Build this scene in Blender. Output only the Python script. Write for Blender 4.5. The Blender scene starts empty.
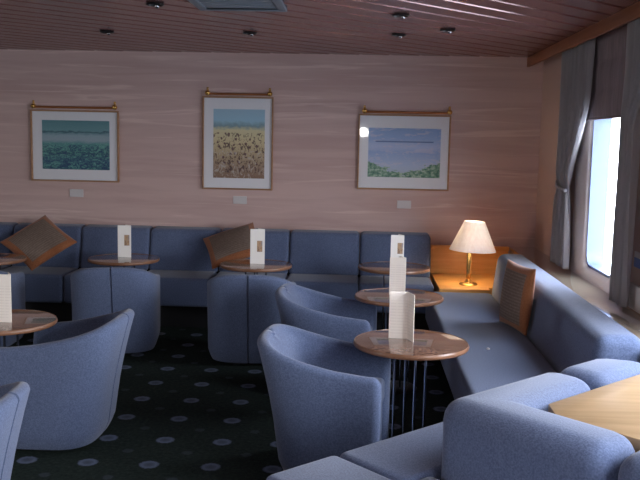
import bpy, bmesh, math, random
from mathutils import Vector, Matrix
random.seed(7)
C = bpy.context.scene.collection
PI = math.pi

# ------------------------------------------------------------------ helpers
def lin(c):
    c = c / 255.0
    return c / 12.92 if c <= .04045 else ((c + .055) / 1.055) ** 2.4
def rgb(r, g, b): return (lin(r), lin(g), lin(b), 1.0)

def finish(bm, name, m, parent=None, smooth=True, ang=38):
    bmesh.ops.remove_doubles(bm, verts=bm.verts, dist=1e-5)
    bmesh.ops.recalc_face_normals(bm, faces=bm.faces)
    lim = math.radians(ang)
    for f in bm.faces: f.smooth = smooth
    for e in bm.edges:
        if len(e.link_faces) == 2 and e.calc_face_angle(0) > lim: e.smooth = False
    me = bpy.data.meshes.new(name)
    bm.to_mesh(me); bm.free()
    me.materials.append(m)
    o = bpy.data.objects.new(name, me)
    C.objects.link(o)
    if parent is not None: o.parent = parent
    return o

def tag(o, label=None, cat=None, group=None, kind=None):
    if label: o['label'] = label
    if cat: o['category'] = cat
    if group: o['group'] = group
    if kind: o['kind'] = kind
    return o

def thing(name, label, cat, loc=(0, 0, 0), rz=0.0, group=None):
    o = bpy.data.objects.new(name, None); C.objects.link(o)
    o.empty_display_size = .1
    o.location = loc; o.rotation_euler = (0, 0, rz)
    return tag(o, label, cat, group)

def dup(root, loc, rz, label, group=None):
    r = root.copy(); C.objects.link(r); r.location = loc; r.rotation_euler = (0, 0, rz)
    r['label'] = label
    if group: r['group'] = group
    for ch in list(root.children):
        c = ch.copy(); C.objects.link(c); c.parent = r
        for g in list(ch.children):
            d = g.copy(); C.objects.link(d); d.parent = c
    return r

def add_prism(bm, poly, z0, z1, bev=0.0, seg=3):
    """Closed prism over a plan polygon; every edge rounded by bev."""
    b = bmesh.new()
    lo = [b.verts.new((x, y, z0)) for x, y in poly]
    hi = [b.verts.new((x, y, z1)) for x, y in poly]
    n = len(poly)
    b.faces.new(lo[::-1]); b.faces.new(hi)
    for i in range(n): b.faces.new((lo[i], lo[(i+1) % n], hi[(i+1) % n], hi[i]))
    bmesh.ops.recalc_face_normals(b, faces=b.faces)
    if bev: bmesh.ops.bevel(b, geom=b.edges[:], offset=bev, segments=seg, profile=.5, affect='EDGES', clamp_overlap=True)
    merge(bm, b)

def add_box(bm, x0, x1, y0, y1, z0, z1, bev=0.0, seg=2):
    add_prism(bm, [(x0, y0), (x1, y0), (x1, y1), (x0, y1)], z0, z1, bev, seg)

def merge(bm, b, mat=None):
    if mat is not None: bmesh.ops.transform(b, matrix=mat, verts=b.verts)
    me = bpy.data.meshes.new('tmp'); b.to_mesh(me); b.free()
    bm.from_mesh(me); bpy.data.meshes.remove(me)

def add_extrude(bm, prof, frame, length, bev=0.0, seg=3):
    """Profile (u, w) extruded along the frame's first axis: frame maps (l, u, w) to the world."""
    b = bmesh.new()
    n = len(prof)
    a = [b.verts.new(frame @ Vector((0, u, w))) for u, w in prof]
    c = [b.verts.new(frame @ Vector((length, u, w))) for u, w in prof]
    b.faces.new(a); b.faces.new(c[::-1])
    for i in range(n): b.faces.new((a[i], a[(i+1) % n], c[(i+1) % n], c[i]))
    bmesh.ops.recalc_face_normals(b, faces=b.faces)
    if bev: bmesh.ops.bevel(b, geom=b.edges[:], offset=bev, segments=seg, profile=.5, affect='EDGES', clamp_overlap=True)
    merge(bm, b)

def add_lathe(bm, prof, cx=0, cy=0, n=40, closed=False):
    rings = []
    for r, z in prof:
        if r < 1e-6: rings.append([bm.verts.new((cx, cy, z))])
        else: rings.append([bm.verts.new((cx + r*math.cos(2*PI*k/n), cy + r*math.sin(2*PI*k/n), z)) for k in range(n)])
    pairs = list(zip(rings[:-1], rings[1:]))
    if closed: pairs.append((rings[-1], rings[0]))
    for A, B in pairs:
        for k in range(n):
            k2 = (k+1) % n
            if len(A) == 1 and len(B) == 1: continue
            if len(A) == 1: bm.faces.new((A[0], B[k2], B[k]))
            elif len(B) == 1: bm.faces.new((A[k], A[k2], B[0]))
            else: bm.faces.new((A[k], A[k2], B[k2], B[k]))

def add_tube(bm, pts, r, n=12):
    pts = [Vector(p) for p in pts]
    rings = []
    for i, p in enumerate(pts):
        d = (pts[min(i+1, len(pts)-1)] - pts[max(i-1, 0)]).normalized()
        up = Vector((0, 0, 1)) if abs(d.z) < .9 else Vector((1, 0, 0))
        s = d.cross(up).normalized(); t = s.cross(d)
        rr = r[i] if isinstance(r, (list, tuple)) else r
        rings.append([bm.verts.new(p + rr*(math.cos(2*PI*k/n)*s + math.sin(2*PI*k/n)*t)) for k in range(n)])
    for A, B in zip(rings[:-1], rings[1:]):
        for k in range(n): bm.faces.new((A[k], A[(k+1) % n], B[(k+1) % n], B[k]))
    bm.faces.new(rings[0][::-1]); bm.faces.new(rings[-1])

def add_ball(bm, c, r, n=16, m=10):
    prof = [(r*math.sin(PI*k/m), c[2] - r*math.cos(PI*k/m)) for k in range(m+1)]
    prof[0] = (0, c[2]-r); prof[-1] = (0, c[2]+r)
    add_lathe(bm, prof, c[0], c[1], n)

def sstep(a, b, x):
    t = min(1, max(0, (x-a)/(b-a))); return t*t*(3-2*t)

# ------------------------------------------------------------------ materials
def mat(name, col, rough=.6, metal=0.0, spec=.5, sheen=0.0, emit=None, es=0.0, coat=0.0):
    m = bpy.data.materials.new(name); m.use_nodes = True
    p = m.node_tree.nodes['Principled BSDF']
    p.inputs['Base Color'].default_value = col
    p.inputs['Roughness'].default_value = rough
    p.inputs['Metallic'].default_value = metal
    p.inputs['Specular IOR Level'].default_value = spec
    p.inputs['Sheen Weight'].default_value = sheen
    p.inputs['Coat Weight'].default_value = coat
    if emit:
        p.inputs['Emission Color'].default_value = emit; p.inputs['Emission Strength'].default_value = es
    return m
class N:
    """Short-hand for wiring nodes."""
    def __init__(s, m): s.m = m; s.t = m.node_tree; s.p = s.t.nodes['Principled BSDF']
    def new(s, typ, **kw):
        n = s.t.nodes.new(typ)
        for k, v in kw.items():
            if k.startswith('i_'):
                n.inputs[k[2:].replace('_', ' ')].default_value = v
            else: setattr(n, k, v)
        return n
    def link(s, a, b): s.t.links.new(a, b)
    def coords(s, scale=(1, 1, 1), rot=(0, 0, 0), loc=(0, 0, 0), out='Object'):
        tc = s.new('ShaderNodeTexCoord'); mp = s.new('ShaderNodeMapping')
        mp.inputs['Scale'].default_value = scale; mp.inputs['Rotation'].default_value = rot; mp.inputs['Location'].default_value = loc
        s.link(tc.outputs[out], mp.inputs['Vector']); return mp.outputs['Vector']
    def noise(s, vec, scale, detail=3, rough=.5, dist=0):
        n = s.new('ShaderNodeTexNoise'); n.inputs['Scale'].default_value = scale; n.inputs['Detail'].default_value = detail
        n.inputs['Roughness'].default_value = rough; n.inputs['Distortion'].default_value = dist
        if vec is not None: s.link(vec, n.inputs['Vector'])
        return n.outputs['Fac']
    def ramp(s, fac, stops, interp='LINEAR'):
        r = s.new('ShaderNodeValToRGB'); r.color_ramp.interpolation = interp
        e = r.color_ramp.elements
        while len(e) < len(stops): e.new(.5)
        for k, (pos, c) in enumerate(stops): e[k].position = pos; e[k].color = c
        s.link(fac, r.inputs['Fac']); return r.outputs['Color']
    def mix(s, fac, a, b, mode='MIX'):
        n = s.new('ShaderNodeMix', data_type='RGBA', blend_type=mode)
        if isinstance(fac, float): n.inputs[0].default_value = fac
        else: s.link(fac, n.inputs[0])
        for v, i in ((a, 6), (b, 7)):
            if isinstance(v, tuple): n.inputs[i].default_value = v
            else: s.link(v, n.inputs[i])
        return n.outputs[2]
    def math(s, op, a, b=None, c=None):
        n = s.new('ShaderNodeMath', operation=op)
        for i, v in enumerate((a, b, c)):
            if v is None: continue
            if isinstance(v, (int, float)): n.inputs[i].default_value = v
            else: s.link(v, n.inputs[i])
        return n.outputs[0]
    def sep(s, vec):
        n = s.new('ShaderNodeSeparateXYZ'); s.link(vec, n.inputs[0]); return n.outputs
    def bump(s, h, strength=.2, dist=.01):
        b = s.new('ShaderNodeBump'); b.inputs['Strength'].default_value = strength; b.inputs['Distance'].default_value = dist
        s.link(h, b.inputs['Height']); s.link(b.outputs['Normal'], s.p.inputs['Normal'])
    def base(s, c): s.link(c, s.p.inputs['Base Color'])

def fabric(name, a, b, scale=160, sheen=.25):
    m = mat(name, a, .9, spec=.15, sheen=sheen); n = N(m)
    m.node_tree.nodes['Principled BSDF'].inputs['Sheen Roughness'].default_value = .5
    v = n.coords()
    f = n.noise(v, scale, 2, .6)
    n.base(n.ramp(f, [(.36, a), (.64, b)])); n.bump(f, .25, .004)
    return m

BLUE = fabric('blue upholstery weave', rgb(80, 92, 121), rgb(102, 114, 143), 150)
PILLOWB = fabric('brown border cloth', rgb(138, 84, 54), rgb(162, 104, 70), 120)
PLINTH = mat('black plinth', rgb(20, 20, 24), .7)

def wood(name, a, b, rough=.35, axis='x', sc=1.0, coat=.0):
    m = mat(name, a, rough, coat=coat); n = N(m)
    s = {'x': (1.2, 14, 14), 'y': (14, 1.2, 14), 'z': (14, 14, 1.2)}[axis]
    v = n.coords(tuple(k*sc for k in s))
    f = n.noise(v, 1.6, 6, .6, .6)
    n.base(n.ramp(f, [(.3, a), (.7, b)]))
    return m
WOOD_OR = wood('honey veneer', rgb(226, 154, 76), rgb(244, 180, 102), .4)
WOOD_ORZ = wood('honey veneer board', rgb(134, 82, 50), rgb(158, 102, 64), .55, 'y')
SILLW = wood('pale laminate', rgb(222, 200, 172), rgb(234, 214, 188), .10, 'y', coat=1.0)
ISLW = wood('tan laminate', rgb(182, 148, 106), rgb(202, 168, 126), .4, 'x')
BRASS = mat('brass', rgb(222, 176, 100), .24, .85)
COPPER = mat('dull brass rail', rgb(168, 108, 66), .35, .6)
CHROME = mat('chrome', rgb(200, 200, 205), .12, 1.0)
DARKM = mat('black metal', rgb(18, 18, 20), .35)
WHITE = mat('white plastic', rgb(226, 222, 220), .45)
CASING = mat('window casing white', rgb(214, 204, 200), .4)
GASKET = mat('window rim blue grey', rgb(92, 106, 138), .4)
GREYM = mat('grey vent metal', rgb(120, 130, 140), .45, .3)
MATB = mat('picture mat board', rgb(222, 221, 225), .8)

# table top: polished brown burl
TOP = mat('polished brown burl', rgb(120, 84, 66), .14, coat=.8); n = N(TOP)
v = n.coords((1, 1, 1)); f = n.noise(v, 7, 6, .65, 1.5); f2 = n.noise(v, 30, 4, .6)
n.base(n.mix(n.math('MULTIPLY', f2, .3), n.ramp(f, [(.34, rgb(74, 46, 36)), (.5, rgb(150, 116, 98)), (.62, rgb(98, 66, 52))]), rgb(128, 98, 82)))
EDGE = wood('table edge wood', rgb(118, 80, 58), rgb(146, 106, 80), .3)

# back wall colour: dusty pink with wavy pale streaks mixed in
def wall_mat(name, a, b, c):
    m = mat(name, a, .75, spec=.25); n = N(m)
    v = n.coords((.55, .55, 7.0), (0, .05, 0))
    f = n.noise(v, 1.5, 4, .55, .5)
    v2 = n.coords((.30, .30, 6.0), (0, -.06, 0), (3, 1, 2))
    g = n.noise(v2, 2.3, 5, .5, .9)
    base = n.ramp(f, [(.36, a), (.62, b)])
    n.base(n.mix(n.ramp(g, [(.57, (0, 0, 0, 1)), (.66, (.5, .5, .5, 1)), (.70, (0, 0, 0, 1))]), base, c))
    return m
WALLP = wall_mat('streaked dusty pink wall', rgb(188, 160, 154), rgb(200, 173, 167), rgb(226, 204, 197))
WALLF = mat('off white wall', rgb(232, 226, 220), .8)  # unseen walls made near-white so they bounce fill light
WALLR = mat('pale pink side wall', rgb(196, 168, 156), .7)

# ceiling slats: red-brown lacquered metal
CEIL = mat('lacquered red brown slats', rgb(125, 84, 80), .22, .3, spec=.5); n = N(CEIL)
f = n.noise(n.coords((2, 2, 2)), 2.0, 3)
n.base(n.ramp(f, [(.3, rgb(122, 80, 77)), (.7, rgb(142, 97, 93))]))

# carpet: near black green with a regular grid of pale grey ovals
CARPET = mat('dark carpet with pale ovals', rgb(22, 28, 28), .95, spec=.1); n = N(CARPET)
v = n.coords()
x, y, z = n.sep(v)
PX, PY, OX, OY = .3125, .356, -1.03, 4.075
def cell(c, o, p): return n.math('SUBTRACT', n.math('FLOORED_MODULO', n.math('ADD', n.math('DIVIDE', n.math('SUBTRACT', c, o), p), .5), 1.0), .5)
cx, cy = n.math('MULTIPLY', cell(x, OX, PX), PX), n.math('MULTIPLY', cell(y, OY, PY), PY)
d = n.math('SQRT', n.math('ADD', n.math('POWER', cx, 2.0), n.math('POWER', cy, 2.0)))
fz = n.noise(v, 70, 2)
d2 = n.math('ADD', d, n.math('MULTIPLY', n.math('SUBTRACT', fz, .5), .020))
spot = n.ramp(d2, [(0, (.45, .45, .45, 1)), (.022, (.6, .6, .6, 1)), (.036, (1, 1, 1, 1)), (.046, (.7, .7, .7, 1)), (.053, (0, 0, 0, 1))])
ex, ey = n.math('MULTIPLY', cell(x, OX+PX/2, PX), PX), n.math('MULTIPLY', cell(y, OY+PY/2, PY), PY)
e = n.math('ADD', n.math('SQRT', n.math('ADD', n.math('POWER', ex, 2.0), n.math('POWER', ey, 2.0))), n.math('MULTIPLY', n.math('SUBTRACT', fz, .5), .03))
spot2 = n.ramp(e, [(0, (.22, .22, .22, 1)), (.024, (.2, .2, .2, 1)), (.03, (0, 0, 0, 1))])
ground = n.ramp(n.noise(v, 45, 4, .7), [(.35, rgb(28, 34, 34)), (.6, rgb(42, 52, 46)), (.75, rgb(56, 64, 60))])
n.base(n.mix(spot, n.mix(spot2, ground, rgb(96, 104, 120)), rgb(104, 114, 136)))

# curtains: thin grey cloth that lets some daylight through
def cloth(name, a, t):
    m = mat(name, a, .85, spec=.1); n = N(m)
    tr = n.new('ShaderNodeBsdfTranslucent'); tr.inputs['Color'].default_value = t
    mx = n.new('ShaderNodeMixShader'); mx.inputs[0].default_value = .5
    out = n.t.nodes['Material Output']
    n.link(n.p.outputs[0], mx.inputs[1]); n.link(tr.outputs[0], mx.inputs[2]); n.link(mx.outputs[0], out.inputs[0])
    f = n.noise(n.coords((60, 60, 3)), 1.0, 2)
    n.base(n.ramp(f, [(.3, a), (.7, tuple(min(1, k*1.35) for k in a[:3]) + (1,))]))
    return m
CURT = cloth('grey curtain cloth', rgb(170, 166, 166), rgb(215, 215, 220))
BLIND = cloth('mauve grey blind cloth', rgb(140, 128, 130), rgb(90, 80, 84))
BLIND.node_tree.nodes['Mix Shader'].inputs[0].default_value = .12
SHADE = cloth('lamp shade fabric', rgb(244, 240, 240), rgb(250, 242, 236))
SHADE.node_tree.nodes['Mix Shader'].inputs[0].default_value = .25
BULB = mat('warm glowing bulb', rgb(255, 240, 210), .5, emit=(1, .78, .5, 1), es=30)

# clear panes: mostly straight-through with a fresnel reflection
def pane_mat(name, tint):
    m = bpy.data.materials.new(name); m.use_nodes = True
    t = m.node_tree; t.nodes.clear()
    o = t.nodes.new('ShaderNodeOutputMaterial'); mx = t.nodes.new('ShaderNodeMixShader')
    a = t.nodes.new('ShaderNodeBsdfTransparent'); a.inputs[0].default_value = tint
    g = t.nodes.new('ShaderNodeBsdfGlossy'); g.inputs['Roughness'].default_value = .03
    f = t.nodes.new('ShaderNodeFresnel'); ge = t.nodes.new('ShaderNodeNewGeometry'); ma = t.nodes.new('ShaderNodeMath'); ma.operation = 'MULTIPLY_ADD'
    ma.inputs[1].default_value = 1/1.45 - 1.45; ma.inputs[2].default_value = 1.45      # the same reflection from both sides of a thin pane
    t.links.new(ge.outputs['Backfacing'], ma.inputs[0]); t.links.new(ma.outputs[0], f.inputs['IOR'])
    t.links.new(f.outputs[0], mx.inputs[0]); t.links.new(a.outputs[0], mx.inputs[1]); t.links.new(g.outputs[0], mx.inputs[2])
    t.links.new(mx.outputs[0], o.inputs[0]); return m
GLASS = pane_mat('window glass', (.93, .96, 1, 1))
PGLASS = pane_mat('picture glass', (1, 1, 1, 1))

# ------------------------------------------------------------------ setting
H_C = 2.41
bm = bmesh.new(); add_box(bm, -7, 1.70, -3, 8.0, -.1, 0)
tag(finish(bm, 'floor', CARPET), kind='structure')
bm = bmesh.new(); add_box(bm, -7, 1.66, 7.8, 8.0, 0, 2.6)
tag(finish(bm, 'wall_back', WALLP), kind='structure')
bm = bmesh.new(); add_box(bm, -7, 1.66, -3.2, -3.0, 0, 2.6)
tag(finish(bm, 'wall_rear', WALLF), kind='structure')

# ceiling: long diagonal slats with dark grooves, clipped to the room
bm = bmesh.new()
ang = math.radians(45); dv = Vector((math.cos(ang), math.sin(ang), 0)); nv = Vector((-dv.y, dv.x, 0))
pitch, gap = .19, .024
b = bmesh.new()
k = -80
for k in range(-75, 76):
    c = nv * (k*pitch)
    for (s0, s1, z0, z1) in ((-(pitch-gap)/2, (pitch-gap)/2, H_C, H_C+.03),):
        prof = [(s0, z1), (s0, z0+.006), (s0+.006, z0), (s1-.006, z0), (s1, z0+.006), (s1, z1)]
        A = [b.verts.new(c + dv*-12 + nv*u + Vector((-2.5, 2.5, w))) for u, w in prof]
        B = [b.verts.new(c + dv*12 + nv*u + Vector((-2.5, 2.5, w))) for u, w in prof]
        for i in range(len(prof)-1): b.faces.new((A[i], A[i+1], B[i+1], B[i]))
for co, no in (((-7, 0, 0), (-1, 0, 0)), ((1.66, 0, 0), (1, 0, 0)), ((0, -3, 0), (0, -1, 0)), ((0, 7.8, 0), (0, 1, 0))):
    bmesh.ops.bisect_plane(b, geom=b.verts[:]+b.edges[:]+b.faces[:], plane_co=co, plane_no=no, clear_outer=True)
merge(bm, b)
add_box(bm, -7, 1.66, -3, 7.8, H_C+.03, H_C+.2)
tag(finish(bm, 'ceiling', CEIL), kind='structure')

# right (window) wall with openings, one casing, rim and pane per window
XW = 1.60
WZ0, WZ1 = .79, 1.90
wins = [(5.38, 6.06), (3.16, 4.06), (1.50, 2.50), (-.10, .90), (-1.80, -.80)]
bm = bmesh.new()
m_ = .05
ys = -3.0
for (a, c) in sorted(wins):
    add_box(bm, XW, XW+.06, ys, a-m_, 0, 2.6); ys = c+m_
    add_box(bm, XW, XW+.06, a-m_, c+m_, 0, WZ0-m_); add_box(bm, XW, XW+.06, a-m_, c+m_, WZ1+m_, 2.6)
add_box(bm, XW, XW+.06, ys, 7.8, 0, 2.6)
tag(finish(bm, 'wall_right', WALLR), kind='structure')
# window opening added in the unseen left wall to let in fill daylight
fill_wins = [(.2, 1.3)]
bm = bmesh.new(); ys = -3.0
for (a, c) in fill_wins:
    add_box(bm, -7.0, -6.8, ys, a, 0, 2.6); ys = c
    add_box(bm, -7.0, -6.8, a, c, 0, .8); add_box(bm, -7.0, -6.8, a, c, 2.0, 2.6)
add_box(bm, -7.0, -6.8, ys, 7.8, 0, 2.6)
tag(finish(bm, 'wall_left', WALLF), kind='structure')

def rr(y0, y1, z0, z1, r, n=8):
    pts = []
    for cy_, cz_, a0 in ((y1-r, z1-r, 0), (y0+r, z1-r, 90), (y0+r, z0+r, 180), (y1-r, z0+r, 270)):
        for k in range(n+1):
            t = math.radians(a0 + 90*k/n); pts.append((cy_ + r*math.cos(t), cz_ + r*math.sin(t)))
    return pts
def loft(bm, loops):
    R = [[bm.verts.new((x, y, z)) for (y, z) in L] for x, L in loops]
    n = len(R[0])
    for A, B in zip(R[:-1], R[1:]):
        for k in range(n): bm.faces.new((A[k], A[(k+1) % n], B[(k+1) % n], B[k]))
for i, (a, c) in enumerate(wins):
    bm = bmesh.new()
    loft(bm, [(XW-.001, rr(a-.33, c+.33, WZ0-.085, WZ1+.10, .04)), (XW-.018, rr(a-.325, c+.325, WZ0-.08, WZ1+.095, .04)),
              (XW-.018, rr(a-.03, c+.03, WZ0-.03, WZ1+.03, .12)), (XW-.006, rr(a-.005, c+.005, WZ0-.005, WZ1+.005, .11)),
              (XW+.012, rr(a+.01, c-.01, WZ0+.01, WZ1-.01, .10))])
    w = tag(finish(bm, 'window_%d' % (i+1), CASING), kind='structure')
    bm = bmesh.new()
    loft(bm, [(XW+.020, rr(a-.02, c+.02, WZ0-.02, WZ1+.02, .10)), (XW+.004, rr(a+.005, c-.005, WZ0+.005, WZ1-.005, .10)), (XW+.004, rr(a+.022, c-.022, WZ0+.022, WZ1-.022, .09)),
              (XW+.125, rr(a+.026, c-.026, WZ0+.026, WZ1-.026, .087)), (XW+.125, rr(a-.02, c+.02, WZ0-.02, WZ1+.02, .10)), (XW+.020, rr(a-.02, c+.02, WZ0-.02, WZ1+.02, .10))])
    finish(bm, 'window_frame', GASKET, w)
    bm = bmesh.new()
    bm.faces.new([bm.verts.new((XW+.120, y, z)) for y, z in rr(a+.02, c-.02, WZ0+.02, WZ1-.02, .09)])
    finish(bm, 'pane', GLASS, w)

# sill ledge along the windows, boards
bm = bmesh.new(); add_box(bm, 1.362, XW-.002, -2.98, 7.795, .672, .71, .006)
add_box(bm, 1.375, 1.395, -2.98, 7.795, 0, .672)
tag(finish(bm, 'window_sill', SILLW), kind='structure')
bm = bmesh.new(); add_box(bm, .66, 1.36, 7.775, 7.799, 0, .672, .003); add_box(bm, .655, 1.361, 7.735, 7.799, .672, .708, .004)
tag(finish(bm, 'trim_1', WOOD_OR), kind='structure')
bm = bmesh.new(); add_box(bm, 1.452, 1.476, -2.98, 7.798, 2.325, 2.408, .004)
tag(finish(bm, 'trim_2', WOOD_ORZ), kind='structure')

# ------------------------------------------------------------------ banquette along the back wall
SX = [.640, .004, -.630, -1.265, -1.900, -2.535, -3.170, -3.805, -4.44]
bq = thing('banquette', 'long blue banquette of joined sections against the pink wall', 'sofa', (-1.9, 7.4, 0))
def par(o, root):
    o.parent = root; o.matrix_parent_inverse = Matrix.Translation(root.location).inverted(); return o
fr_y = lambda x0: Matrix(((1, 0, 0, x0), (0, 1, 0, 0), (0, 0, 1, 0), (0, 0, 0, 1)))
for xr, xl in zip(SX[:-1], SX[1:]):
    bm = bmesh.new()
    add_extrude(bm, [(7.50, .43), (7.585, .815), (7.775, .825), (7.775, .43)], fr_y(xl+.003), xr-xl-.006, .038, 4)
    par(finish(bm, 'backrest', BLUE), bq)
    bm = bmesh.new(); add_box(bm, xl+.003, xr-.003, 7.08, 7.53, .20, .45, .03, 4)
    par(finish(bm, 'seat', BLUE), bq)
bm = bmesh.new(); add_box(bm, SX[-1], SX[0]-.01, 7.2, 7.77, 0, .21)
add_box(bm, SX[-1], SX[0]-.01, 7.55, 7.77, .2, .5)
par(finish(bm, 'plinth', PLINTH), bq)

# ------------------------------------------------------------------ sofa under the window
ws = thing('window_sofa', 'long blue sofa along the window sill with a striped pillow', 'sofa', (1.0, 5.4, 0))
bm = bmesh.new()
fr = Matrix(((0, 1, 0, 0), (1, 0, 0, 3.99), (0, 0, 1, 0), (0, 0, 0, 1)))
add_extrude(bm, [(1.09, .40), (1.135, .75), (1.36, .75), (1.36, .15), (1.09, .15)], fr, 6.99-3.99, .06, 5)
par(finish(bm, 'backrest', BLUE), ws)
bm = bmesh.new(); add_prism(bm, [(.55, 6.86), (.55, 3.86), (1.085, 3.83), (1.085, 6.86)], .19, .44, .04, 4)
par(finish(bm, 'seat', BLUE), ws)
bm = bmesh.new(); add_box(bm, .64, 1.35, 4.05, 6.83, 0, .19)
par(finish(bm, 'plinth', PLINTH), ws)

# corner sofa wrapped round the wooden ledge
A0 = Vector((.288, 3.03)); D1 = Vector((.72, .694)); D2 = Vector((.694, -.72)); N1 = Vector((-.694, .72)); N2 = -D1
T = .25
P = lambda a, b: tuple(A0 + D1*a + D2*b)          # a along the far back, b along the near back
cs = thing('corner_sofa', 'large blue corner sofa wrapping the tan wooden ledge', 'sofa', (.7, 3.1, 0))
def backpiece(poly):
    bm = bmesh.new(); add_prism(bm, poly, .15, .72, .085, 5)
    return par(finish(bm, 'backrest', BLUE), cs)
L1, L2 = .72, .69
backpiece([P(0, 0), P(L1, 0), P(L1, T), P(T, T), P(T, L2), P(0, L2)])
backpiece([P(L1+.004, 0), P(1.06, 0), P(1.21, T), P(L1+.004, T)])
backpiece([P(0, L2+.007), P(T, L2+.007), P(T, 1.40), P(0, 1.40)])
W1, W2 = .375, .50
def seatpiece(poly):
    bm = bmesh.new(); add_prism(bm, poly, .19, .432, .032, 4)
    return par(finish(bm, 'seat', BLUE), cs)
seatpiece([P(-.137, -.004), P(-.137, -W1), P(.64, -W1), P(1.05, -.06), P(1.02, -.004)])
seatpiece([P(-.143, -.004), P(-.143, -W1), P(-W2, -W1), P(-W2, .30), P(-.006, .30), P(-.006, -.004)])
seatpiece([P(-W2, .306), P(-W2, 1.40), P(-.006, 1.40), P(-.006, .306)])
bm = bmesh.new(); add_prism(bm, [P(-W2+.09, -W1+.09), P(.62, -W1+.09), P(.98, 0), P(.98, T), P(T, T), P(T, 1.38), P(-W2+.09, 1.38)], 0, .19)
par(finish(bm, 'plinth', PLINTH), cs)

# wooden ledge inside the corner sofa
wl = thing('wooden_ledge', 'tan wooden ledge between the corner sofa and window sill', 'ledge', (1.1, 3.0, 0))
I = P(T+.004, T+.004)
t1 = (1.359-I[0])/D1.x; t2 = (1.359-I[0])/D2.x
tri = [I, (I[0]+D2.x*t2, I[1]+D2.y*t2), (I[0]+D1.x*t1, I[1]+D1.y*t1)]
J = Vector(I)
tri = [tuple(J + D1*.09), tuple(J + D2*.09), tri[1], (1.359, 3.60), (I[0]+D1.x*.80, I[1]+D1.y*.80)]
bm = bmesh.new(); add_prism(bm, tri, .655, .69, .003, 2)
par(finish(bm, 'ledge_top', ISLW), wl)
c_ = Vector((sum(p[0] for p in tri)/5, sum(p[1] for p in tri)/5))
bm = bmesh.new(); add_prism(bm, [tuple(c_ + (Vector(p)-c_)*.9) for p in tri], 0, .655)
par(finish(bm, 'body', ISLW), wl)

# corner table that carries the lamp
ct = thing('corner_table', 'honey wood corner table between the banquette and window sofa', 'table', (.87, 7.3, 0))
bm = bmesh.new(); add_prism(bm, [(.662, 6.89), (1.075, 6.89), (1.075, 7.01), (1.358, 7.01), (1.358, 7.73), (.662, 7.73)], .425, .455, .004); par(finish(bm, 'tabletop', WOOD_OR), ct)
bm = bmesh.new(); add_prism(bm, [(.675, 6.93), (1.065, 6.93), (1.065, 7.03), (1.355, 7.03), (1.355, 7.72), (.675, 7.72)], 0, .425); par(finish(bm, 'body', WOOD_OR), ct)

# ------------------------------------------------------------------ lamp
lp = thing('table_lamp', 'lit brass table lamp with white cone shade on the corner table', 'lamp', (.925, 7.13, .455))
bm = bmesh.new()
add_lathe(bm, [(0, .0), (.075, 0), (.078, .006), (.07, .014), (.035, .022), (.026, .04), (.018, .05), (0, .05)])
finish(bm, 'base', BRASS, lp)
bm = bmesh.new(); add_lathe(bm, [(0, .045), (.016, .045), (.019, .06), (.019, .27), (.014, .285), (.010, .30), (.010, .34), (0, .34)], n=24)
finish(bm, 'stem', BRASS, lp)
bm = bmesh.new(); add_lathe(bm, [(.195, .292), (.192, .292), (.082, .535), (.085, .537)], n=56, closed=True)
o = finish(bm, 'lamp_shade', SHADE, lp); o.location = (.014, 0, 0); o.rotation_euler = (0, math.radians(2), 0)
bm = bmesh.new(); add_lathe(bm, [(0, .34), (.014, .345), (.016, .37), (.030, .41), (.026, .445), (0, .462)], n=20)
bl = finish(bm, 'bulb', BULB, lp)

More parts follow.
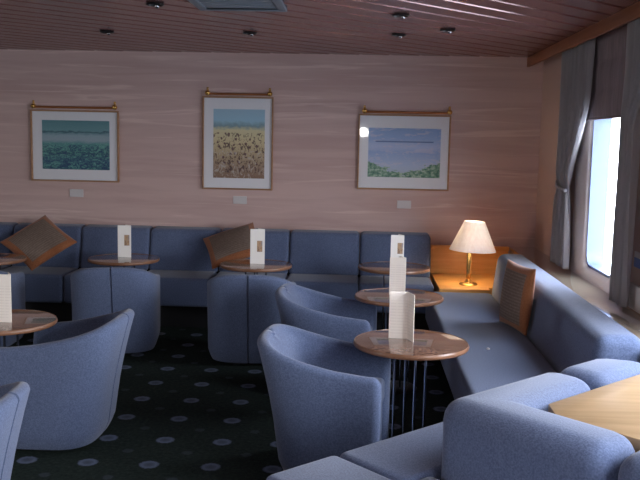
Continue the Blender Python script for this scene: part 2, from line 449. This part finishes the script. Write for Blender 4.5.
# ------------------------------------------------------------------ tub chairs
def chair_shell():
    b = bmesh.new()
    hw, dep, t, x0 = .279, .245, .086, .05   # half width and back depth of the wall's middle line, wall thickness
    path = []
    xf = .235                           # where the arms' straight part ends
    ss = []
    nb = 24
    for k in range(5): ss.append(('arm', -1, xf + (x0-xf)*k/5))
    for k in range(nb+1):
        ph = -90 + 180*k/nb
        ss.append(('back', ph, 0))
        if abs(ph) < 1e-6: ss[-1:] = [('back', -2.5, 0), ('back', -.14, 0), ('back', -.04, 0), ('back', 0, 0), ('back', .04, 0), ('back', .14, 0), ('back', 2.5, 0)]
    for k in range(5): ss.append(('arm', 1, x0 + (xf-x0)*(k+1)/5))
    def pos(e):
        if e[0] == 'arm': return Vector((e[2], e[1]*hw))
        ph = math.radians(e[1]); q = 2/3.4
        c, s = math.cos(ph), math.sin(ph)
        return Vector((x0 - dep*max(c, 0)**q, math.copysign(hw*abs(s)**q, s)))
    pts = [pos(e) for e in ss]
    cols = []
    def column(p, nrm, h, fl, th, seam, dz=0.0):
        out = []
        k_ = th/t                                  # 1 on the wall, falling to 0 at the rounded arm ends
        r = .031*k_                                # half thickness of the lip
        H = h - dz; top = H - r
        back = Vector((-1, 0))
        def lean(z): return back*(fl*(max(z, 0)/.7)**1.6)
        def tuck(z): return .034*(1-sstep(0, .13, z))**2
        out_ = th/2
        for z in (.02, .05, .09, .14, top*.45, top*.6, top*.75, top*.88, top):
            out.append((p + nrm*(out_ - tuck(z) - seam) + lean(z), z))
        cx_ = out_ - r
        for q in range(1, 8):
            a = PI*q/8
            out.append((p + nrm*(cx_ + r*math.cos(a) - seam*(1-.5*q/8)) + lean(top), top + (r - seam*.7)*math.sin(a)))
        for f_, z in ((0, top), (.25, top*.85+.42*.15), (.6, top*.5+.42*.5), (.9, .43), (1, .38), (1, .30)):
            inner = (cx_ - r)*(1-f_) + (-out_ - .035*k_)*f_
            out.append((p + nrm*inner + lean(min(z, top))*(1-.35*f_), min(z, top)))
        out.append((p + nrm*(-out_), .02))
        return [b.verts.new((q.x, q.y, z)) for q, z in out]
    n = len(pts)
    def hh(x): return .578 - .022*sstep(.0, .24, x) + .112*(min(1, max(0, (.09-x)/.285))**1.7)
    def fl(x): return .130*sstep(.16, -.17, x)
    nr = []
    for i in range(n):
        d_ = pts[min(i+1, n-1)] - pts[max(i-1, 0)]; d_.normalize(); nr.append(Vector((-d_.y, d_.x)))
    r = t/2
    for k in range(5, 0, -1):
        a = PI/2*k/5
        cols.append(column(pts[0] + Vector((r*math.sin(a), 0)), nr[0], hh(xf), fl(xf), max(t*math.cos(a), .004), 0, r*1.3*(1-math.cos(a))))
    for i, p in enumerate(pts):
        ph = ss[i][1] if ss[i][0] == 'back' else 90
        seam = .016 if abs(ph) < .1 else 0
        cols.append(column(p, nr[i], hh(p.x), fl(p.x), t, seam))
    for k in range(1, 6):
        a = PI/2*k/5
        cols.append(column(pts[-1] + Vector((r*math.sin(a), 0)), nr[-1], hh(xf), fl(xf), max(t*math.cos(a), .004), 0, r*1.3*(1-math.cos(a))))
    for Ac, Bc in zip(cols[:-1], cols[1:]):
        for j in range(len(Ac)-1): b.faces.new((Ac[j], Bc[j], Bc[j+1], Ac[j+1]))
        b.faces.new((Ac[-1], Bc[-1], Bc[0], Ac[0]))
    b.faces.new(cols[0]); b.faces.new(cols[-1][::-1])
    return b
def make_chair(label, loc, rz):
    t = thing('tub_chair', label, 'chair', loc, rz, 'blue tub chairs')
    finish(chair_shell(), 'shell', BLUE, t, ang=60)
    def plan(x1, w, rb):
        pts = [(x1, -w), (x1, w)]
        for k in range(9):
            a = PI/2 + PI*k/8; q = 2/3.4
            c, s = math.cos(a), math.sin(a)
            pts.append((.05 - rb*abs(c)**q, math.copysign(w*abs(s)**q, s)))
        return pts
    bm = bmesh.new(); add_prism(bm, plan(.255, .215, .165), .30, .42, .03, 4); finish(bm, 'seat_cushion', BLUE, t)
    bm = bmesh.new(); add_box(bm, .16, .245, -.228, .228, .03, .30, .012, 3); finish(bm, 'front_panel', BLUE, t)
    bm = bmesh.new(); add_prism(bm, plan(.20, .25, .21), 0, .03); finish(bm, 'plinth', PLINTH, t)
    return t
chair_pos = [
    ('blue tub chair facing the polished table in front of the corner sofa', (-.125, 4.15, 0), math.radians(-6.5)),
    ('blue tub chair facing the table just behind, half hidden by another chair', (-.17, 5.42, 0), math.radians(-5)),
    ('blue tub chair showing its seamed back, before the table beside the propped pillow', (-.79, 6.21, 0), math.radians(92)),
    ('blue tub chair showing its seamed back, directly behind the large side-on chair', (-1.86, 6.36, 0), math.radians(100)),
    ('blue tub chair mostly hidden behind the white menu at the left edge', (-2.96, 6.30, 0), math.radians(93)),
    ('large blue tub chair seen from its side, turned to the left edge table', (-1.59, 4.46, 0), math.radians(180)),
    ('blue tub chair cut off by the lower left corner, only its back tip showing', (-1.60, 2.98, 0), math.radians(183)),
]
c0 = make_chair(*chair_pos[0])
for l, p, a in chair_pos[1:]: dup(c0, p, a, l)

# ------------------------------------------------------------------ pedestal tables
TH_, TR = .63, .292
def make_table(label, loc):
    t = thing('pedestal_table', label, 'table', loc, 0, 'round pedestal tables')
    bm = bmesh.new()
    add_lathe(bm, [(0, TH_-.022), (TR-.006, TH_-.022), (TR-.006, TH_-.001), (TR-.010, TH_), (0, TH_)], n=72)
    finish(bm, 'tabletop', TOP, t)
    bm = bmesh.new()
    add_lathe(bm, [(TR-.005, TH_-.024), (TR-.001, TH_-.021), (TR+.002, TH_-.013), (TR, TH_-.005), (TR-.003, TH_+.0005), (TR-.0055, TH_-.012)], n=72, closed=True)
    finish(bm, 'edge_band', EDGE, t)
    for k in range(4):
        a = math.radians(14 + 90*k)
        bm = bmesh.new(); add_lathe(bm, [(0, .016), (.0065, .016), (.0065, TH_-.0365), (0, TH_-.0365)], .0825*math.cos(a), .0825*math.sin(a), n=16)
        finish(bm, 'leg', CHROME, t)
    bm = bmesh.new(); add_lathe(bm, [(0, TH_-.036), (.12, TH_-.036), (.12, TH_-.023), (0, TH_-.023)], n=32)
    finish(bm, 'mounting_plate', DARKM, t)
    bm = bmesh.new(); add_lathe(bm, [(0, 0), (.136, 0), (.14, .006), (.125, .018), (.05, .024), (0, .024)], n=40)
    finish(bm, 'base', DARKM, t)
    return t
S_ = (1.64-TH_)/1.04
tabs = [(.284, 4.389, 'round polished table with a menu in front of the corner sofa'),
        (.278, 5.727, 'round table in the middle of the row of three beside the window sofa'),
        (.295, 7.078, 'round table against the last banquette section near the lamp'),
        (-.86, 7.009, 'round table before the propped-up pillow on the banquette'),
        (-2.019, 7.153, 'round table in front of the banquette, just right of the diamond pillow'),
        (-3.109, 6.942, 'round table at the left edge, partly covering the diamond pillow'),
        (-2.00, 4.604, 'round table at the left edge beside the large tub chair')]
tp = [(x*S_, y*S_) for x, y, _ in tabs]
t0 = make_table(tabs[0][2], (tp[0][0], tp[0][1], 0))
for (x, y), (_, _, l) in zip(tp[1:], tabs[1:]): dup(t0, (x, y, 0), 0, l)

# ------------------------------------------------------------------ menu cards
def card_mat(name, picture, warm):
    m = mat(name, rgb(236, 228, 220), .55); n = N(m)
    x, y, z = n.sep(n.coords())
    paper = rgb(248, 244, 238) if not warm else rgb(250, 240, 228)
    # rows of small grey printing
    row = n.math('GREATER_THAN', n.math('FLOORED_MODULO', n.math('DIVIDE', z, .0155), 1.0), .62)
    zone = n.math('MULTIPLY', n.math('GREATER_THAN', z, .02), n.math('LESS_THAN', z, .20))
    brk = n.math('GREATER_THAN', n.noise(n.coords((55, 55, 1)), 1.0, 1), .42)
    ink = n.math('MULTIPLY', n.math('MULTIPLY', row, zone), n.math('MULTIPLY', brk, .11))
    col = n.mix(ink, paper, rgb(150, 130, 120))
    if picture:
        box = n.math('MULTIPLY', n.math('MULTIPLY', n.math('GREATER_THAN', y, .055), n.math('LESS_THAN', y, .098)),
                     n.math('MULTIPLY', n.math('GREATER_THAN', z, .10), n.math('LESS_THAN', z, .19)))
        pic = n.ramp(n.noise(n.coords((30, 30, 30)), 1.2, 3), [(.3, rgb(120, 96, 90)), (.5, rgb(196, 160, 120)), (.7, rgb(140, 140, 150))])
        col = n.mix(box, n.mix(0.0, paper, paper), pic)
    n.base(col); return m
CARD_T = card_mat('printed menu card', False, True)
CARD_P = card_mat('printed menu card with a picture', True, False)
def make_card(label, loc, rz, m, w, h, fold=100, w2=None):
    """Leaflet standing on its edge: front panel along +y, second panel hinged at its end."""
    t = thing('menu_card', label, 'menu', loc, rz, 'standing menu cards')
    bm = bmesh.new(); add_box(bm, -.0012, .0012, 0, w, 0, h, .0004, 1); finish(bm, 'front_panel', m, t)
    bm = bmesh.new(); add_box(bm, -.0012, .0012, .0014, (w2 or w), 0, h, .0004, 1)
    o = finish(bm, 'side_panel', m, t); o.location = (0, w, 0); o.rotation_euler = (0, 0, math.radians(180-fold)*-1 if fold > 0 else math.radians(180+fold))
    return t
PX_ = (1.64-TH_)
def on_table(i, dx, dy): return (tp[i][0]+dx, tp[i][1]+dy, TH_+.001)
# rz = -90 deg: the front panel runs towards +x and faces the room
cards = [
    (0, (-.113, .06), -94, CARD_T, .096, .245, 112, .085, 'white menu card with printed lines on the polished table near the corner sofa'),
    (1, (-.065, .02), -92, CARD_T, .107, .250, -60, .09, 'white menu card in the middle of three lined up on tables'),
    (2, (-.030, .03), -90, CARD_P, .108, .255, -60, .09, 'white menu card farthest of three lined up, with tiny picture'),
    (3, (-.048, .00), -90, CARD_P, .118, .285, -50, .10, 'white picture menu card beside the propped-up pillow'),
    (4, (-.060, .03), -88, CARD_P, .112, .270, -50, .10, 'white picture menu card on the table right of the diamond pillow'),
    (5, (-.02, -.02), -90, CARD_P, .112, .255, -50, .10, 'white menu card cut by the left edge near the diamond pillow'),
    (6, (-.030, -.06), -90, CARD_T, .112, .262, -60, .10, 'white menu card on the left edge table beside the large tub chair'),
]
for i, (dx, dy), rz, m, w, h, fold, w2, l in cards: make_card(l, on_table(i, dx, dy), math.radians(rz), m, w, h, fold, w2)

# ------------------------------------------------------------------ pillows
PCEN = mat('taupe striped cloth', rgb(120, 104, 96), .9, spec=.1); n = N(PCEN)
x, y, z = n.sep(n.coords())
st = n.math('GREATER_THAN', n.math('FLOORED_MODULO', n.math('DIVIDE', y, .022), 1.0), .5)
n.base(n.mix(n.math('MULTIPLY', st, .4), n.ramp(n.noise(n.coords(), 60, 2), [(.3, rgb(124, 108, 98)), (.7, rgb(144, 126, 114))]), rgb(92, 78, 72)))
def make_pillow(label):
    """Lies in its local xy plane, centre at the origin, soft side up +z; taupe centre, flat brown border."""
    t = thing('throw_pillow', label, 'pillow', (0, 0, 0), 0, 'brown bordered throw pillows')
    S, Bd, TK = .235, .055, .062
    def surf(u, v, s):
        k = S-Bd
        e = max(0, 1-(u/S)**2)**.55*max(0, 1-(v/S)**2)**.55
        return s*(.008 + TK*max(0, e))
    def pinch(u, v):
        f = 1 - .05*(1-abs(u/S)**2)*(abs(v/S)**3); g = 1 - .05*(1-abs(v/S)**2)*(abs(u/S)**3)
        return u*g, v*f
    g = [-S + 2*S*k/28 for k in range(29)]
    def sheet(bm, s, keep):
        V = {}
        for i, u in enumerate(g):
            for j, v in enumerate(g):
                pu, pv = pinch(u, v); V[i, j] = bm.verts.new((pu, pv, surf(u, v, s)))
        for i in range(28):
            for j in range(28):
                u, v = (g[i]+g[i+1])/2, (g[j]+g[j+1])/2
                if keep(u, v): bm.faces.new((V[i, j], V[i+1, j], V[i+1, j+1], V[i, j+1]))
        for q in [x for x in bm.verts if not x.link_faces]: bm.verts.remove(q)
        return V
    inner = lambda u, v: max(abs(u), abs(v)) < S-Bd
    bm = bmesh.new(); sheet(bm, 1, lambda u, v: not inner(u, v)); sheet(bm, -1, lambda u, v: True)
    be = [e for e in bm.edges if len(e.link_faces) == 1]
    # close the rim between the two sheets
    rim = [e for e in be if max(abs(e.verts[0].co.x), abs(e.verts[0].co.y)) > S*.9 and max(abs(e.verts[1].co.x), abs(e.verts[1].co.y)) > S*.9]
    up = [e for e in rim if e.verts[0].co.z > 0]
    for e in up:
        a, c = e.verts
        def low(p): return min((q for q in bm.verts if q.co.z < 0), key=lambda q: (q.co.x-p.co.x)**2 + (q.co.y-p.co.y)**2)
        try: bm.faces.new((a, c, low(c), low(a)))
        except ValueError: pass
    finish(bm, 'border', PILLOWB, t, ang=70)
    bm = bmesh.new(); sheet(bm, 1, inner)
    finish(bm, 'centre_panel', PCEN, t, ang=70)
    return t
def place(t, centre, nrm, spin, up=Vector((0, 0, 1))):
    nrm = Vector(nrm).normalized()
    xa = up.cross(nrm).normalized(); ya = nrm.cross(xa)
    M = Matrix((xa, ya, nrm)).transposed() @ Matrix.Rotation(math.radians(spin), 3, 'Z')
    t.rotation_euler = M.to_euler(); t.location = centre
pl1 = make_pillow('brown bordered taupe pillow standing on its corner like a diamond')
pl2 = dup(pl1, (0, 0, 0), 0, 'brown bordered taupe pillow propped askew behind a table on the banquette')
pl3 = dup(pl1, (0, 0, 0), 0, 'brown bordered striped pillow on the window sofa')
place(pl1, (-2.833, 7.335, .695), (.057, -.645, .762), 46.5)
place(pl2, (-1.102, 7.339, .712), (-.18, -.505, .844), 36)
place(pl3, (1.03, 5.50, .658), (-.97, -.22, .10), 0); pl3.scale = (.9, .9, .9)

# ------------------------------------------------------------------ pictures
def art(name, kind):
    m = mat(name, rgb(100, 130, 140), .8); n = N(m)
    v = n.coords(out='Generated'); x, y, z = n.sep(v)
    nz = n.noise(n.coords((5, 5, 9), out='Generated'), 1.6, 6, .65, .8)
    zz = n.math('ADD', z, n.math('MULTIPLY', n.math('SUBTRACT', nz, .5), .14))
    if kind == 0:
        c = n.ramp(zz, [(0, rgb(40, 96, 108)), (.18, rgb(58, 104, 122)), (.34, rgb(58, 112, 112)), (.52, rgb(84, 142, 142)), (.60, rgb(150, 168, 180)), (.70, rgb(142, 166, 176)), (.745, rgb(98, 136, 144)), (.765, rgb(48, 88, 104)), (.79, rgb(104, 148, 154)), (1, rgb(84, 132, 140))])
        sp = n.noise(n.coords((13, 1, 17), out='Generated'), 1.0, 5, .7, 1.5)
        dk = n.math('MULTIPLY', n.math('LESS_THAN', z, .5), n.math('GREATER_THAN', sp, .53))
        c = n.mix(n.math('MULTIPLY', dk, .9), c, rgb(30, 66, 104))
        lt = n.math('MULTIPLY', n.math('LESS_THAN', z, .55), n.math('LESS_THAN', sp, .45))
        c = n.mix(n.math('MULTIPLY', lt, .7), c, rgb(112, 172, 158))
    elif kind == 1:
        c = n.ramp(zz, [(0, rgb(130, 100, 82)), (.15, rgb(150, 124, 104)), (.35, rgb(180, 158, 126)), (.55, rgb(204, 188, 148)), (.70, rgb(208, 198, 158)), (.76, rgb(120, 148, 160)), (.83, rgb(150, 190, 210)), (1, rgb(152, 184, 204))])
        sp = n.noise(n.coords((12, 1, 10), out='Generated'), 1.2, 4, .65, 1.5)
        dk = n.math('MULTIPLY', n.math('MULTIPLY', n.math('LESS_THAN', z, .66), n.math('GREATER_THAN', z, .08)), n.math('GREATER_THAN', sp, .56))
        c = n.mix(n.math('MULTIPLY', dk, .85), c, rgb(72, 46, 48))
        vo = n.new('ShaderNodeTexVoronoi'); vo.inputs['Scale'].default_value = 1; n.link(n.coords((11, 1, 13), out='Generated'), vo.inputs['Vector'])
        fl_ = n.math('MULTIPLY', n.math('LESS_THAN', vo.outputs['Distance'], .27), n.math('MULTIPLY', n.math('LESS_THAN', z, .66), n.math('GREATER_THAN', z, .2)))
        c = n.mix(n.math('MULTIPLY', fl_, .85), c, rgb(84, 44, 56))
        lt = n.math('MULTIPLY', n.math('LESS_THAN', z, .4), n.math('LESS_THAN', sp, .43))
        c = n.mix(n.math('MULTIPLY', lt, .7), c, rgb(186, 178, 170))
    else:
        cl = n.noise(n.coords((4, 4, 8), out='Generated'), 1.3, 5, .7, 1.2)
        c = n.ramp(zz, [(0, rgb(176, 186, 200)), (.25, rgb(172, 188, 216)), (.5, rgb(150, 172, 214)), (.62, rgb(176, 190, 220)), (.80, rgb(146, 172, 214)), (1, rgb(136, 164, 208))])
        c = n.mix(n.math('MULTIPLY', n.math('GREATER_THAN', cl, .55), .45), c, rgb(206, 198, 212))
        # distant land line
        hl = n.math('MULTIPLY', n.math('LESS_THAN', n.math('ABSOLUTE', n.math('SUBTRACT', z, .725)), .013), n.math('MULTIPLY', n.math('GREATER_THAN', x, .1), n.math('LESS_THAN', x, .9)))
        c = n.mix(n.math('MULTIPLY', hl, .8), c, rgb(74, 98, 150))
        # two green hills at the foot
        ax = n.math('ABSOLUTE', n.math('SUBTRACT', x, .5))
        hill = n.math('ADD', n.math('MULTIPLY', ax, .52), n.math('MULTIPLY', n.math('SUBTRACT', nz, .5), .45))
        hm = n.math('LESS_THAN', z, n.math('ADD', hill, .05))
        hc = n.ramp(n.noise(n.coords((14, 14, 14), out='Generated'), 1.3, 5, .65), [(.38, rgb(58, 104, 94)), (.5, rgb(112, 152, 128)), (.62, rgb(176, 194, 176))])
        c = n.mix(hm, c, hc)
    n.base(c); return m
def picture(label, x0, x1, z0, z1, ax0, ax1, az0, az1, kind, rx0, rx1, rz):
    Y = 7.8
    cx_, cz_ = (x0+x1)/2, (z0+z1)/2
    t = thing('framed_picture', label, 'picture', (cx_, Y, cz_), 0, 'framed landscape pictures')
    a, c, e, f = x0-cx_, x1-cx_, z0-cz_, z1-cz_
    w = .014
    bm = bmesh.new()
    for q in ((a, c, e, e+w), (a, c, f-w, f), (a, a+w, e+w, f-w), (c-w, c, e+w, f-w)): add_box(bm, q[0], q[1], -.034, -.002, q[2], q[3], .003, 1)
    finish(bm, 'frame', wood('picture frame wood', rgb(150, 108, 76), rgb(176, 134, 98), .4), t)
    bm = bmesh.new(); add_box(bm, a+w, c-w, -.014, -.003, e+w, f-w); finish(bm, 'mat_board', MATB, t)
    bm = bmesh.new(); add_box(bm, ax0-cx_, ax1-cx_, -.0165, -.0145, az0-cz_, az1-cz_); finish(bm, 'painting', art('painting %d' % kind, kind), t)
    bm = bmesh.new(); bm.faces.new([bm.verts.new(p) for p in ((a+w, -.024, e+w), (c-w, -.024, e+w), (c-w, -.024, f-w), (a+w, -.024, f-w))]); finish(bm, 'glass', PGLASS, t)
    zr = rz-cz_; ra, rb = rx0-cx_, rx1-cx_
    bm = bmesh.new(); add_tube(bm, [(ra, -.05, zr), (rb, -.05, zr)], .0105, 14)
    rail = finish(bm, 'hanging_rail', COPPER, t)
    for s in (ra+.012, rb-.012):
        bm = bmesh.new(); add_tube(bm, [(s, -.004, zr+.012), (s, -.05, zr+.012)], .008, 10); add_ball(bm, (s, -.056, zr+.008), .024); add_tube(bm, [(s, -.05, zr), (s, -.05, zr+.06)], [.013, .008], 10)
        finish(bm, 'rail_bracket', BRASS, rail)
    return t
picture('framed teal seascape in a white mat, above the diamond pillow', -3.06, -2.235, 1.213, 1.868, -2.955, -2.325, 1.325, 1.775, 0, -3.03, -2.25, 1.892)
picture('framed upright meadow picture with tan grasses and blue sky', -1.46, -.81, 1.172, 2.018, -1.36, -.888, 1.278, 1.905, 1, -1.42, -.83, 2.038)
picture('framed blue coast picture with green hills, a bright glare on its glass', -.036, .797, 1.203, 1.884, .058, .712, 1.318, 1.762, 2, .005, .79, 1.902)
for l, x_, z_ in (('small white label plate under the teal seascape', -2.643, 1.106), ('small white label plate under the upright meadow picture', -1.112, 1.076), ('small white label plate under the blue coast picture', .399, 1.07)):
    bm = bmesh.new(); add_box(bm, x_-.064, x_+.064, 7.790, 7.799, z_-.036, z_+.036, .002, 1)
    tag(finish(bm, 'picture_label', mat('label card', rgb(200, 196, 196), .5)), l, 'label', 'picture label plates')

# ------------------------------------------------------------------ ceiling fittings
def make_down(label, loc):
    t = thing('downlight', label, 'ceiling light', loc, 0, 'recessed ceiling downlights')
    bm = bmesh.new(); add_lathe(bm, [(.052, -.002), (.054, -.010), (.046, -.013), (.040, -.004), (.040, .0)], n=28); finish(bm, 'trim_ring', DARKM, t)
    bm = bmesh.new(); add_lathe(bm, [(.041, -.003), (.034, -.001), (0, -.0005)], n=28); finish(bm, 'reflector', mat('dark reflector', rgb(60, 60, 64), .25, .8), t)
    bm = bmesh.new(); add_ball(bm, (0.012, 0, -.016), .016, 14, 8); finish(bm, 'bulb', CHROME, t)
    return t
dls = [('unlit downlight nearest the ceiling vent on the side away from the windows', -1.218, 4.997),
       ('unlit downlight above the gap between the teal and meadow pictures', -1.903, 6.335),
       ('unlit downlight above the upright meadow picture', -.832, 6.275),
       ('unlit downlight nearer the camera of the close pair above the blue coast picture', .217, 5.30),
       ('unlit downlight nearer the wall of the close pair above the blue coast picture', .246, 6.269),
       ('unlit downlight closest to the window wall', .566, 5.959)]
d0 = make_down(dls[0][0], (dls[0][1], dls[0][2], H_C-.001))
for l, x_, y_ in dls[1:]: dup(d0, (x_, y_, H_C-.001), 0, l)
vt = thing('ceiling_vent', 'grey rectangular ceiling vent at the top edge', 'vent', (-.72, 4.8, H_C))
bm = bmesh.new()
for q in ((-.26, .26, -.33, -.28), (-.26, .26, .28, .33), (-.26, -.21, -.28, .28), (.21, .26, -.28, .28)): add_box(bm, *q, -.022, -.001, .005, 2)
finish(bm, 'frame', GREYM, vt)
for k in range(9):
    yy = -.245 + k*.0612
    bm = bmesh.new(); add_prism(bm, [(-.21, yy-.018), (.21, yy-.018), (.21, yy+.018), (-.21, yy+.018)], -.014, -.009); finish(bm, 'louver', GREYM, vt)
bm = bmesh.new(); add_box(bm, -.21, .21, -.28, .28, -.004, -.001); finish(bm, 'backing', DARKM, vt)

# ------------------------------------------------------------------ curtains and blind
def sheet_mesh(fn, nu, nv_, th=.0):
    bm = bmesh.new()
    V = [[bm.verts.new(fn(i/nu, j/nv_)) for j in range(nv_+1)] for i in range(nu+1)]
    for i in range(nu):
        for j in range(nv_): bm.faces.new((V[i][j], V[i+1][j], V[i+1][j+1], V[i][j+1]))
    return bm
def solid(o, t):
    m = o.modifiers.new('cloth thickness', 'SOLIDIFY'); m.thickness = t; m.offset = 0; return o
def fold_x(x, u, k, amp, z): return x + amp*math.sin(2*PI*k*u + .5*math.sin(3*z)) + amp*.35*math.sin(2*PI*k*2.3*u + 1)
def far_curtain(u, v):
    z = .735 + (2.375-.735)*v
    tie = 1.33
    y_far = 6.72
    if z > tie: w = .43 + (.85-.43)*sstep(tie, 2.0, z)
    else: w = .43 + .04*sstep(tie, .8, z)
    pin = math.exp(-((z-tie)/.07)**2)
    w -= .07*pin
    return (fold_x(1.525, u, 7, .022*(1-.45*pin), z), y_far - .05*pin - w*u, z)
cf = thing('curtain', 'grey curtain tied back at the far side of the window', 'curtain', (1.525, 6.6, .735), 0, 'grey window curtains')
o = solid(finish(sheet_mesh(far_curtain, 110, 60), 'curtain_cloth', CURT, ang=180), .004); par(o, cf)
bm = bmesh.new()
add_tube(bm, [(1.492, 6.28, 1.31), (1.485, 6.40, 1.315), (1.487, 6.55, 1.33), (1.52, 6.70, 1.36), (1.59, 6.76, 1.38)], .012, 10)
par(finish(bm, 'tieback', CURT), cf)
def near_curtain(u, v):
    z = .735 + (2.375-.735)*v
    w = .26 + .30*sstep(1.75, 2.1, z)
    return (fold_x(1.515, u, 5, .024, z), 5.07 + .10*sstep(1.3, 2.3, z)*0 - w*u, z)
cn = thing('curtain', 'dark grey curtain hanging at the near side of the window, beside the cup', 'curtain', (1.515, 4.8, .735), 0, 'grey window curtains')
o = solid(finish(sheet_mesh(near_curtain, 90, 40), 'curtain_cloth', CURT, ang=180), .004); par(o, cn)
def blind(u, v):
    z = 1.825 + (2.37-1.825)*v
    return (1.572 - .008*abs(math.sin(PI*3*v)) - .003*math.sin(2*PI*9*u), 6.60 - 1.9*u, z)
bd = thing('window_blind', 'dark mauve fabric blind lowered over the top of the window', 'blind', (1.575, 5.6, 1.825))
par(solid(finish(sheet_mesh(blind, 80, 40), 'blind_cloth', BLIND, ang=180), .004), bd)
bm = bmesh.new(); add_box(bm, 1.564, 1.578, 4.70, 6.60, 1.812, 1.828, .004); par(finish(bm, 'bottom_rail', BLIND), bd)

# crumb of paper on the window sofa's seat
bm = bmesh.new(); add_ball(bm, (0, 0, .006), .011, 7, 5)
for v_ in bm.verts: v_.co.x *= random.uniform(.7, 1.3); v_.co.y *= random.uniform(.6, 1.1); v_.co.z *= .7
o = finish(bm, 'paper_scrap', WHITE, smooth=False); o.location = (.77, 4.92, .4405)
tag(o, 'tiny white paper scrap lying on the window sofa seat', 'paper')
# small things on the sill by the near curtain
bm = bmesh.new(); add_box(bm, 1.570, 1.598, 4.40, 5.06, .711, .855, .006)
tag(finish(bm, 'white_box', WHITE), 'low white box against the window wall beside the near curtain', 'box')
sg = thing('wall_sign', 'small blue and white sign on the window wall beside the near curtain', 'sign', (1.597, 4.8, .95))
bm = bmesh.new(); add_box(bm, -.006, .0, -.16, .16, 0, .055, .001, 1); finish(bm, 'blue_panel', mat('blue sign', rgb(80, 112, 190), .4), sg)
bm = bmesh.new(); add_box(bm, -.006, .0, -.16, .16, .0555, .09, .001, 1); finish(bm, 'white_panel', WHITE, sg)

# ------------------------------------------------------------------ light
w = bpy.data.worlds.new('World'); bpy.context.scene.world = w; w.use_nodes = True
nt = w.node_tree; bg = nt.nodes['Background']
tc = nt.nodes.new('ShaderNodeTexCoord'); sx = nt.nodes.new('ShaderNodeSeparateXYZ'); rp = nt.nodes.new('ShaderNodeValToRGB')
mr = nt.nodes.new('ShaderNodeMapRange'); mr.inputs['From Min'].default_value = -.5; mr.inputs['From Max'].default_value = 1
nt.links.new(tc.outputs['Generated'], sx.inputs[0]); nt.links.new(sx.outputs['Z'], mr.inputs['Value']); nt.links.new(mr.outputs[0], rp.inputs[0])
rp.color_ramp.elements[0].position = .20; rp.color_ramp.elements[0].color = (.42, .48, .56, 1)
rp.color_ramp.elements[1].position = .36; rp.color_ramp.elements[1].color = (1.06, 1.06, 1.08, 1)
e_ = rp.color_ramp.elements.new(1.0); e_.color = (.78, .88, 1.05, 1)
nt.links.new(rp.outputs[0], bg.inputs['Color']); bg.inputs['Strength'].default_value = 9.0
for (a, c, lx) in [q + (0,) for q in wins] + [q + (1,) for q in fill_wins]:     # sampling portals in the window openings
    L = bpy.data.lights.new('window_portal', 'AREA'); L.shape = 'RECTANGLE'; L.size = c-a; L.size_y = WZ1-WZ0
    L.cycles.is_portal = True
    o = bpy.data.objects.new('window_portal', L); C.objects.link(o)
    o.location = (XW+.20, (a+c)/2, (WZ0+WZ1)/2)
    o.rotation_euler = Matrix(((0, 0, 1), (1, 0, 0), (0, 1, 0))).to_euler()   # shines towards -x
    if lx:
        L.size_y = 1.2; o.location = (-6.95, (a+c)/2, 1.4)
        o.rotation_euler = Matrix(((0, 0, -1), (-1, 0, 0), (0, 1, 0))).to_euler()
L = bpy.data.lights.new('lamp_light', 'POINT'); L.energy = 13; L.color = (1, .86, .70); L.shadow_soft_size = .03
o = bpy.data.objects.new('lamp_light', L); C.objects.link(o); o.location = (.925, 7.13, .455+.43)
L = bpy.data.lights.new('camera_flash', 'POINT'); L.energy = 14; L.shadow_soft_size = .085
o = bpy.data.objects.new('camera_flash', L); C.objects.link(o); o.location = (.02, -.08, 1.80)

# ------------------------------------------------------------------ camera
F_, RHO, TH, PS = 850.0, .02, 0.11690003, 0.04671734
fw = Vector((-math.sin(PS)*math.cos(TH), math.cos(PS)*math.cos(TH), -math.sin(TH)))
r0 = Vector((math.cos(PS), math.sin(PS), 0)); u0 = r0.cross(fw)
R = math.cos(RHO)*r0 + math.sin(RHO)*u0; U = -math.sin(RHO)*r0 + math.cos(RHO)*u0
cd = bpy.data.cameras.new('camera'); cam = bpy.data.objects.new('camera', cd); C.objects.link(cam)
cd.sensor_fit = 'HORIZONTAL'; cd.sensor_width = 36; cd.lens = F_/640*36; cd.clip_start = .02
M = Matrix((R, U, -fw)).transposed().to_4x4(); M.translation = (0, 0, 1.64)
cam.matrix_world = M
sc = bpy.context.scene; sc.camera = cam
sc.view_settings.view_transform = 'Standard'; sc.view_settings.look = 'None'; sc.view_settings.gamma = 1
sc.view_settings.use_curve_mapping = False; sc.view_settings.exposure = 1.2
